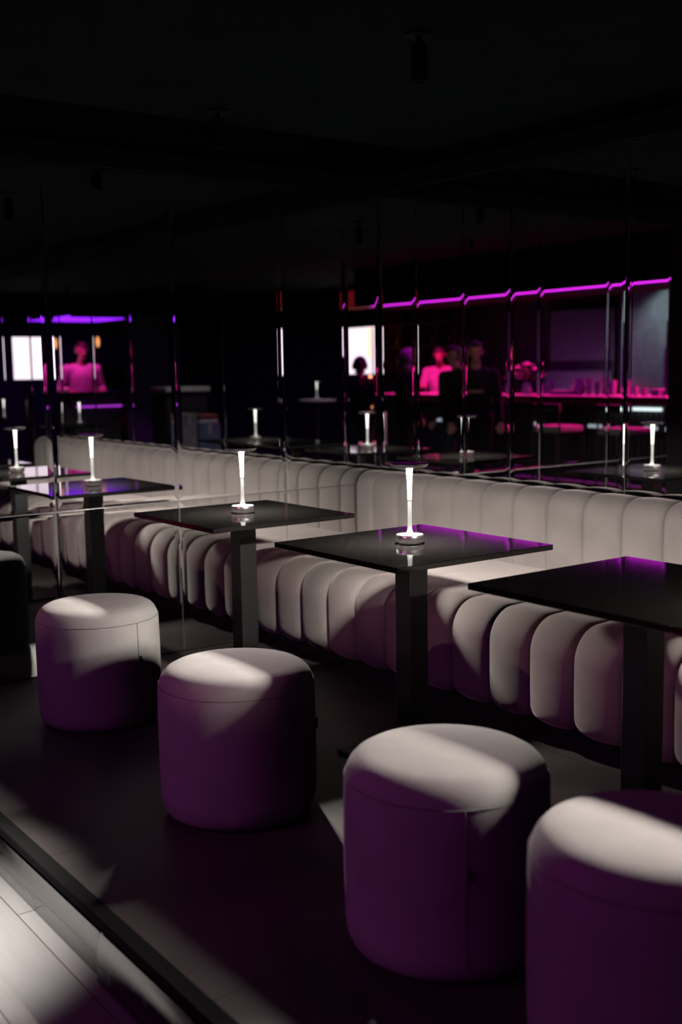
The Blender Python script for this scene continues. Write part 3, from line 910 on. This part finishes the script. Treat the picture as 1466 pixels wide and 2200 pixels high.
    def region(p):
        best, reg, bb = 9e9, 'top', None
        for a, b, rg in bones:
            ab = b - a
            t = max(0.0, min(1.0, (p - a).dot(ab) / max(ab.dot(ab), 1e-9)))
            d = (p - a - ab * t).length - {'head': .07, 'top': .06, 'legs': .07}.get(rg, .012) * k
            if d < best:
                best, reg = d, rg
        return reg
    reg = [region(p) for p in V]
    def garment(name, test, off, mat, parent=root):
        used = {}
        vv, ff = [], []
        for q in P_:
            if all(test(i) for i in q):
                nf = []
                for i in q:
                    if i not in used:
                        used[i] = len(vv); vv.append(V[i] + N[i] * off)
                    nf.append(used[i])
                ff.append(tuple(nf))
        if ff:
            return mesh_obj(name, vv, ff, mat, parent, True)
    mesh_obj('body', V, P_, M['skin'], root, True)
    zt = lambda i: V[i].z
    garment('shirt', lambda i: reg[i] == 'top' and zt(i) > .86 * k or (reg[i] == 'legs' and zt(i) > .88 * k), .010, M[top])
    garment('trousers', lambda i: (reg[i] in ('legs', 'top')) and zt(i) < .95 * k and zt(i) > .07 * k and abs(V[i].x) < .2 * k, .006, M[bottom])
    garment('shoes', lambda i: zt(i) < .10 * k, .006, M['shoe'])
    hc = hd(0, -.005, 1.655)
    fwd = (hd(0, .1, 1.655) - hc).normalized()
    upv = (hd(0, 0, 1.75) - hc).normalized()
    lo = {'short': -.02, 'long': -.14, 'cap': .02}[hair]
    def hairy(i):
        if reg[i] not in ('head', 'skin') or zt(i) < 1.3 * k and lean < .2:
            return False
        r = V[i] - hc
        if r.length > .19 * k:
            return False
        fy, uz = r.dot(fwd) / k, r.dot(upv) / k
        return uz > .045 + .2 * min(0, .04 - fy) if fy > .03 else uz > lo + max(0, fy) * 1.2
    garment('hair', hairy, .014 if hair != 'long' else .022, M[hairm])
    for sd in (-1, 1):
        c = hd(sd * .031, .079, 1.633)
        MB().ball(c, .0075, .006, .006, 8, 6).build('eye', M['black_cloth'], root, True)
    return root

VIEW = (-0.8, 0.6)
p1 = person(4.57, -5.0, LOW, (-0.75, 0.7), 1.77, 'person in a black hoodie with a faded chest print facing the mirrors', 'black_cloth', 'black_cloth', wrists=((-.27, .14, .86), (.27, .12, .86)))
MB().box(-.09, .09, .160, .164, 1.20, 1.235).build('chest_print', M['print_grey'], p1)
person(5.02, -5.12, LOW, (-0.2, 1.0), 1.73, 'person in a black jacket standing shoulder to shoulder with the hoodie wearer', 'black_cloth', 'denim', turn=-.5)
person(6.15, -5.30, LOW, (-0.5, -0.9), 1.72, 'person in a long dark coat with a pale head covering, turned to the counter', 'black_cloth', 'black_cloth', hair='long', hairm='petal')
person(7.05, -5.25, LOW, (0.6, -0.6), 1.64, 'dark haired person in black standing in front of the bright screen', 'black_cloth', 'denim', hair='long')
person(7.14, -6.78, LOW, (-0.55, 0.75), 1.80, 'person in a white shirt leaning over the bar, lit pink', 'white_cloth', 'black_cloth', lean=.18, wrists=((-.2, .36, 1.20), (.2, .34, 1.20)))
person(8.92, -2.16, 0.0, (-1.0, 0.2), 1.74, 'person in a white shirt behind the service counter, lit pink', 'white_cloth', 'black_cloth', lean=.1, wrists=((-.22, .25, 1.13), (.22, .25, 1.13)))

es = thing('ceiling_sign', 'small dim red box sign under the walkway ceiling', 'sign', (3.66, -3.1, 2.62))
MB().box(-.08, .08, -.02, .02, -.13, -.05, .004).build('case', M['red_glow'], es)
MB().box(-.01, .01, -.01, .01, -.05, 0).build('hanger', M['black_metal'], es)

for k in range(5):  # housings made up for the added bench spots, hidden from view
    ps = thing('added_bench_spot', 'added black bench-fill spot lamp on the bar counter, %s from the wall' % ordn[k], 'spotlight', (1.66 + 0.2 * k, -5.9, 1.0), 0, 'added bench-fill spots on the bar counter')
    MB().lathe([(.045, 0), (.045, .012), (.012, .016), (.012, .075)], 24).build('stand', M['black_metal'], ps, True)
    MB().tube([(0, -.11, .122), (0, -.02, .116), (0, -.019, .116)], [.032, .034, .034], 20).build('housing', M['black_metal'], ps, True)
